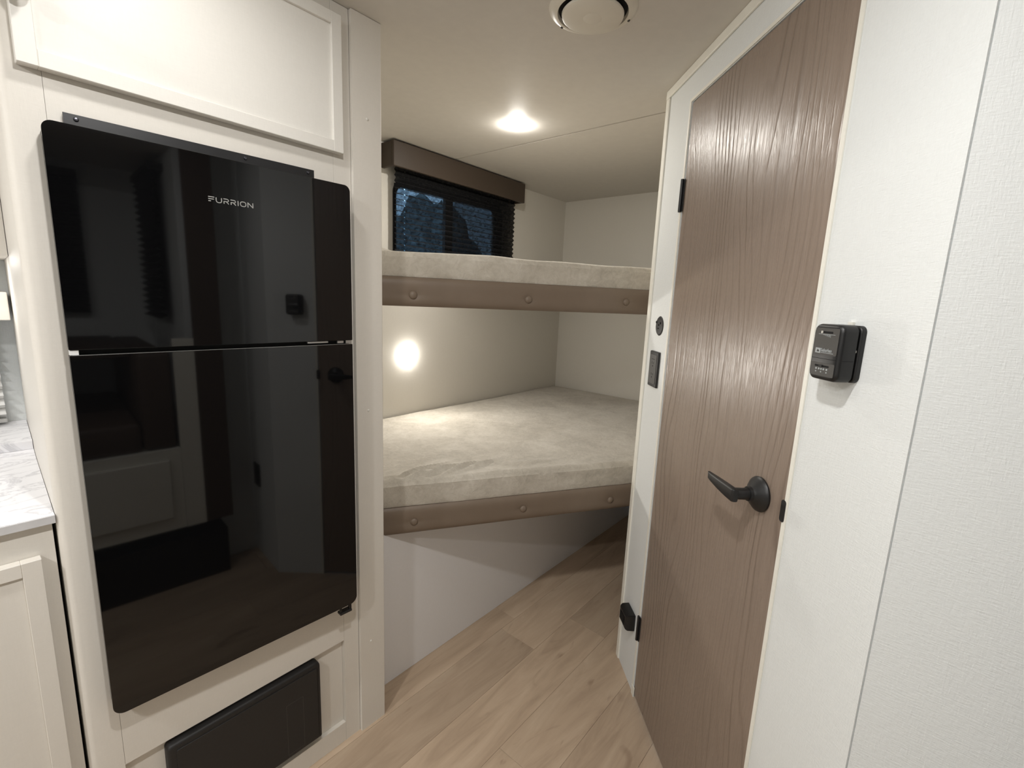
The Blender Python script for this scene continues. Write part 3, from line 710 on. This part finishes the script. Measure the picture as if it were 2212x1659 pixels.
oj = wall_thing('tv_jack', 'round black coax jack plate above the outlet', 'jack plate', .0795, H-.092)
obj('plate', lathe([(0, .003), (.024, .003), (.0285, .002), (.0305, 0), (0, 0)], 40, mat=Matrix.Translation((0, .0003, .030)) @ Matrix.Rotation(-math.pi/2, 4, 'X')), 'blacksoft', oj, smooth=True)
for sx, sz, r in ((.021, .041, .0042), (-.012, .039, .0035), (.001, .033, .003), (.003, .022, .0025)):
    obj('socket', lathe([(0, .0022), (r*.7, .0022), (r, .0012), (r, 0), (0, 0)], 14, mat=Matrix.Translation((sx, .003, sz)) @ Matrix.Rotation(-math.pi/2, 4, 'X')), 'void', oj, smooth=True)
ol = wall_thing('wall_outlet', 'black rectangular duplex power outlet beside the brown door', 'outlet', .0855, H-.2575)
obj('cover_plate', slab_xz(rr(-.036, .036, 0, .114, .003, 4), .0075, .0003, bev=.003), 'blacksoft', ol, smooth=True)
fc = obj('receptacle', slab_xz(rr(-.0275, .0275, .010, .104, .002, 3), .0088, .0070, bev=.0008), 'charcoal', ol)
for zc in (.036, .072):
    bm = boxes([(.006, .0072, .0089, .0093, zc+.002, zc+.009), (-.0072, -.006, .0089, .0093, zc+.002, zc+.008)]); slab_xz(rr(-.0022, .0022, zc-.007, zc-.0025, .002, 3), .0093, .0087, bm=bm)
    sub('slots', bm, 'void', fc, ol)
sub('test_slot', B(-.012, .012, .0089, .0093, .0885, .0895), 'void', fc, ol)
dt = wall_thing('gas_detector', 'small black louvred box low on the white wall near the floor', 'detector', .0785, H-1.115)
bm = bmesh.new()
r0 = [(-.038, 0), (.038, 0), (.038, .060), (-.038, .060)]
a = [bm.verts.new((x, .0003, z)) for x, z in r0]; b = [bm.verts.new((x*.97, .026, z*.97+.001)) for x, z in r0]; c2 = [bm.verts.new((x*.82, .034, .03+(z-.03)*.80)) for x, z in r0]
bm.faces.new(a[::-1]); bm.faces.new(c2)
for p, q in ((a, b), (b, c2)):
    for k in range(4): bm.faces.new((p[k], p[(k+1)%4], q[(k+1)%4], q[k]))
bmesh.ops.recalc_face_normals(bm, faces=bm.faces); bmesh.ops.bevel(bm, geom=list(bm.edges), offset=.0018, segments=2, affect='EDGES')
obj('case', bm, 'black', dt, smooth=True)
for k in range(5): obj('louvre', B(-.022, .022, .0335, .0365, .016+.006*k, .0185+.006*k, bev=.0006), 'black', dt)

# ================================================================== OPPOSITE SIDE (seen in the black glass)
struct('wall_slide_back', B(-1.6, .60, -1.15, -1.10, .27, 1.90), 'wall', 'white back wall of the slide-out', 'wall')
struct('wall_slide_end', boxes([(.56, .60, -1.10, Y_OPP-.051, .27, 1.90)]), 'wall', 'white end wall of the slide-out', 'wall')
struct('wall_slide_far', B(-1.65, -1.60, -1.10, Y_OPP-.051, .27, 1.90), 'wall', 'far end wall of the slide-out', 'wall')
struct('ceiling_slide', B(-1.65, .60, -1.15, Y_OPP-.051, 1.90, 1.95), 'ceiling', 'low ceiling of the slide-out', 'ceiling')
struct('floor_slide', B(-1.65, .60, -1.15, Y_OPP-.002, .22, .27), 'trim', 'raised floor of the slide-out', 'floor')
sf = thing('slide_fascia', 'tall brown fascia board with white strip beside the dinette', 'fascia', (.57, -.2, .27), kind='structure')
obj('brown_board', B(.562, .668, -.215, -.20, .27, 1.95), 'cushion', sf, world=True)
obj('white_strip', B(.485, .5605, -.215, -.197, .27, H-.22), 'trim', sf, world=True)
obj('return_panel', B(.655, .668, Y_OPP+.001, -.2155, .27, 1.95), 'cushion', sf, world=True)
db = thing('dinette_bench', 'dinette bench with brown cushions and white drawer base', 'bench', (.1, -.6, .27))
obj('base', B(-.30, .484, -.95, -.20, .27, .635), 'trim', db, world=True)
obj('drawer_front', B(-.25, .44, -.199, -.188, .33, .59, bev=.002), 'trim', db, world=True)
obj('seat_cushion', B(-.30, .36, -1.05, -.215, .637, .76, bev=.02, seg=3), 'cushion', db, world=True, smooth=True)
obj('backrest_cushion', B(.362, .48, -1.05, -.215, .637, 1.05, bev=.02, seg=3), 'cushion', db, world=True, smooth=True)
single('slide_skirt', B(-1.6, .64, Y_OPP+.002, -.19, .002, .218), 'black', 'black skirt under the white drawer base of the dinette', 'skirt')
dtb = thing('dinette_table', 'brown dinette table in the slide-out', 'table', (-.2, -.68, .272))
obj('table_top', B(-.80, .36, -1.05, -.36, 1.02, 1.055, bev=.004), 'cushion', dtb, world=True)
obj('pedestal', lathe([(0, 0), (.09, 0), (.09, .015), (.03, .03), (.028, .745), (0, .745)], 24, mat=Matrix.Translation((-.42, -.70, .272))), 'metal', dtb, world=True, smooth=True)
for lab, ax in (('black pleated blind on the slide-out end wall', 'x'), ('black pleated blind on the slide-out back wall', 'y')):
    sb = thing('window_blind', lab, 'blind', (.5, -.8, H-.16) if ax == 'x' else (-.4, -1.07, H-.16))
    if ax == 'x':
        bm = pleats(-1.0, -.52, H-.16, H+.50, 0, .016, .032); bmesh.ops.transform(bm, matrix=Matrix.Translation((.520, 0, 0)) @ Matrix.Rotation(math.pi/2, 4, 'Z'), verts=bm.verts)
    else: bm = pleats(-1.3, .30, H-.16, H+.50, -1.065, .016, .032)
    obj('pleated_fabric', bm, 'blacksoft', sb, world=True)
    obj('head_rail', B(.50, .558, -1.0, -.52, H+.50, H+.53) if ax == 'x' else B(-1.3, .30, -1.098, -1.05, H+.50, H+.53), 'blacksoft', sb, world=True)
po = thing('wall_outlet', 'black outlet on the side wall near the floor, facing the dinette', 'outlet', (.798, -.25, H-.96), math.pi/2)
obj('cover_plate', slab_xz(rr(-.036, .036, 0, .114, .003, 4), .007, .0003, bev=.003), 'blacksoft', po, smooth=True)

# ================================================================== OUTSIDE THE BUNK WINDOW
def shrub(loc, r, seed, label):
    bm = bmesh.new(); bmesh.ops.create_icosphere(bm, subdivisions=4, radius=1)
    for v in bm.verts:
        n = v.co.normalized(); k = 1+.35*noise.noise(n*2+Vector((seed, 0, 0)))+.18*noise.noise(n*7+Vector((0, seed, 0))); v.co = Vector((n.x*r[0], n.y*r[1], n.z*r[2]))*k
    bmesh.ops.translate(bm, vec=loc, verts=bm.verts)
    return single('tree', bm, 'foliage', label, 'tree', 'trees outside the bunk window', smooth=False)
for i, (x, y, z, rx, rz) in enumerate([(5.4, 6.6, .7, .95, 1.42), (7.6, 8.8, .9, 1.3, 2.5), (8.4, 6.2, .9, 1.0, 2.0)]): shrub((x, y, z), (rx, .8, rz), i*3.7+1, ('low dark tree seen through the clear pane of the bunk window', 'broad dark tree farthest from the bunk window', 'slim dark tree behind the insect screen of the bunk window')[i])
gb = B(-8, 20, 2.5, 24, -.75, -.70); single('lawn', gb, 'foliage', 'dark ground outside the bunk window', 'ground')['kind'] = 'structure'
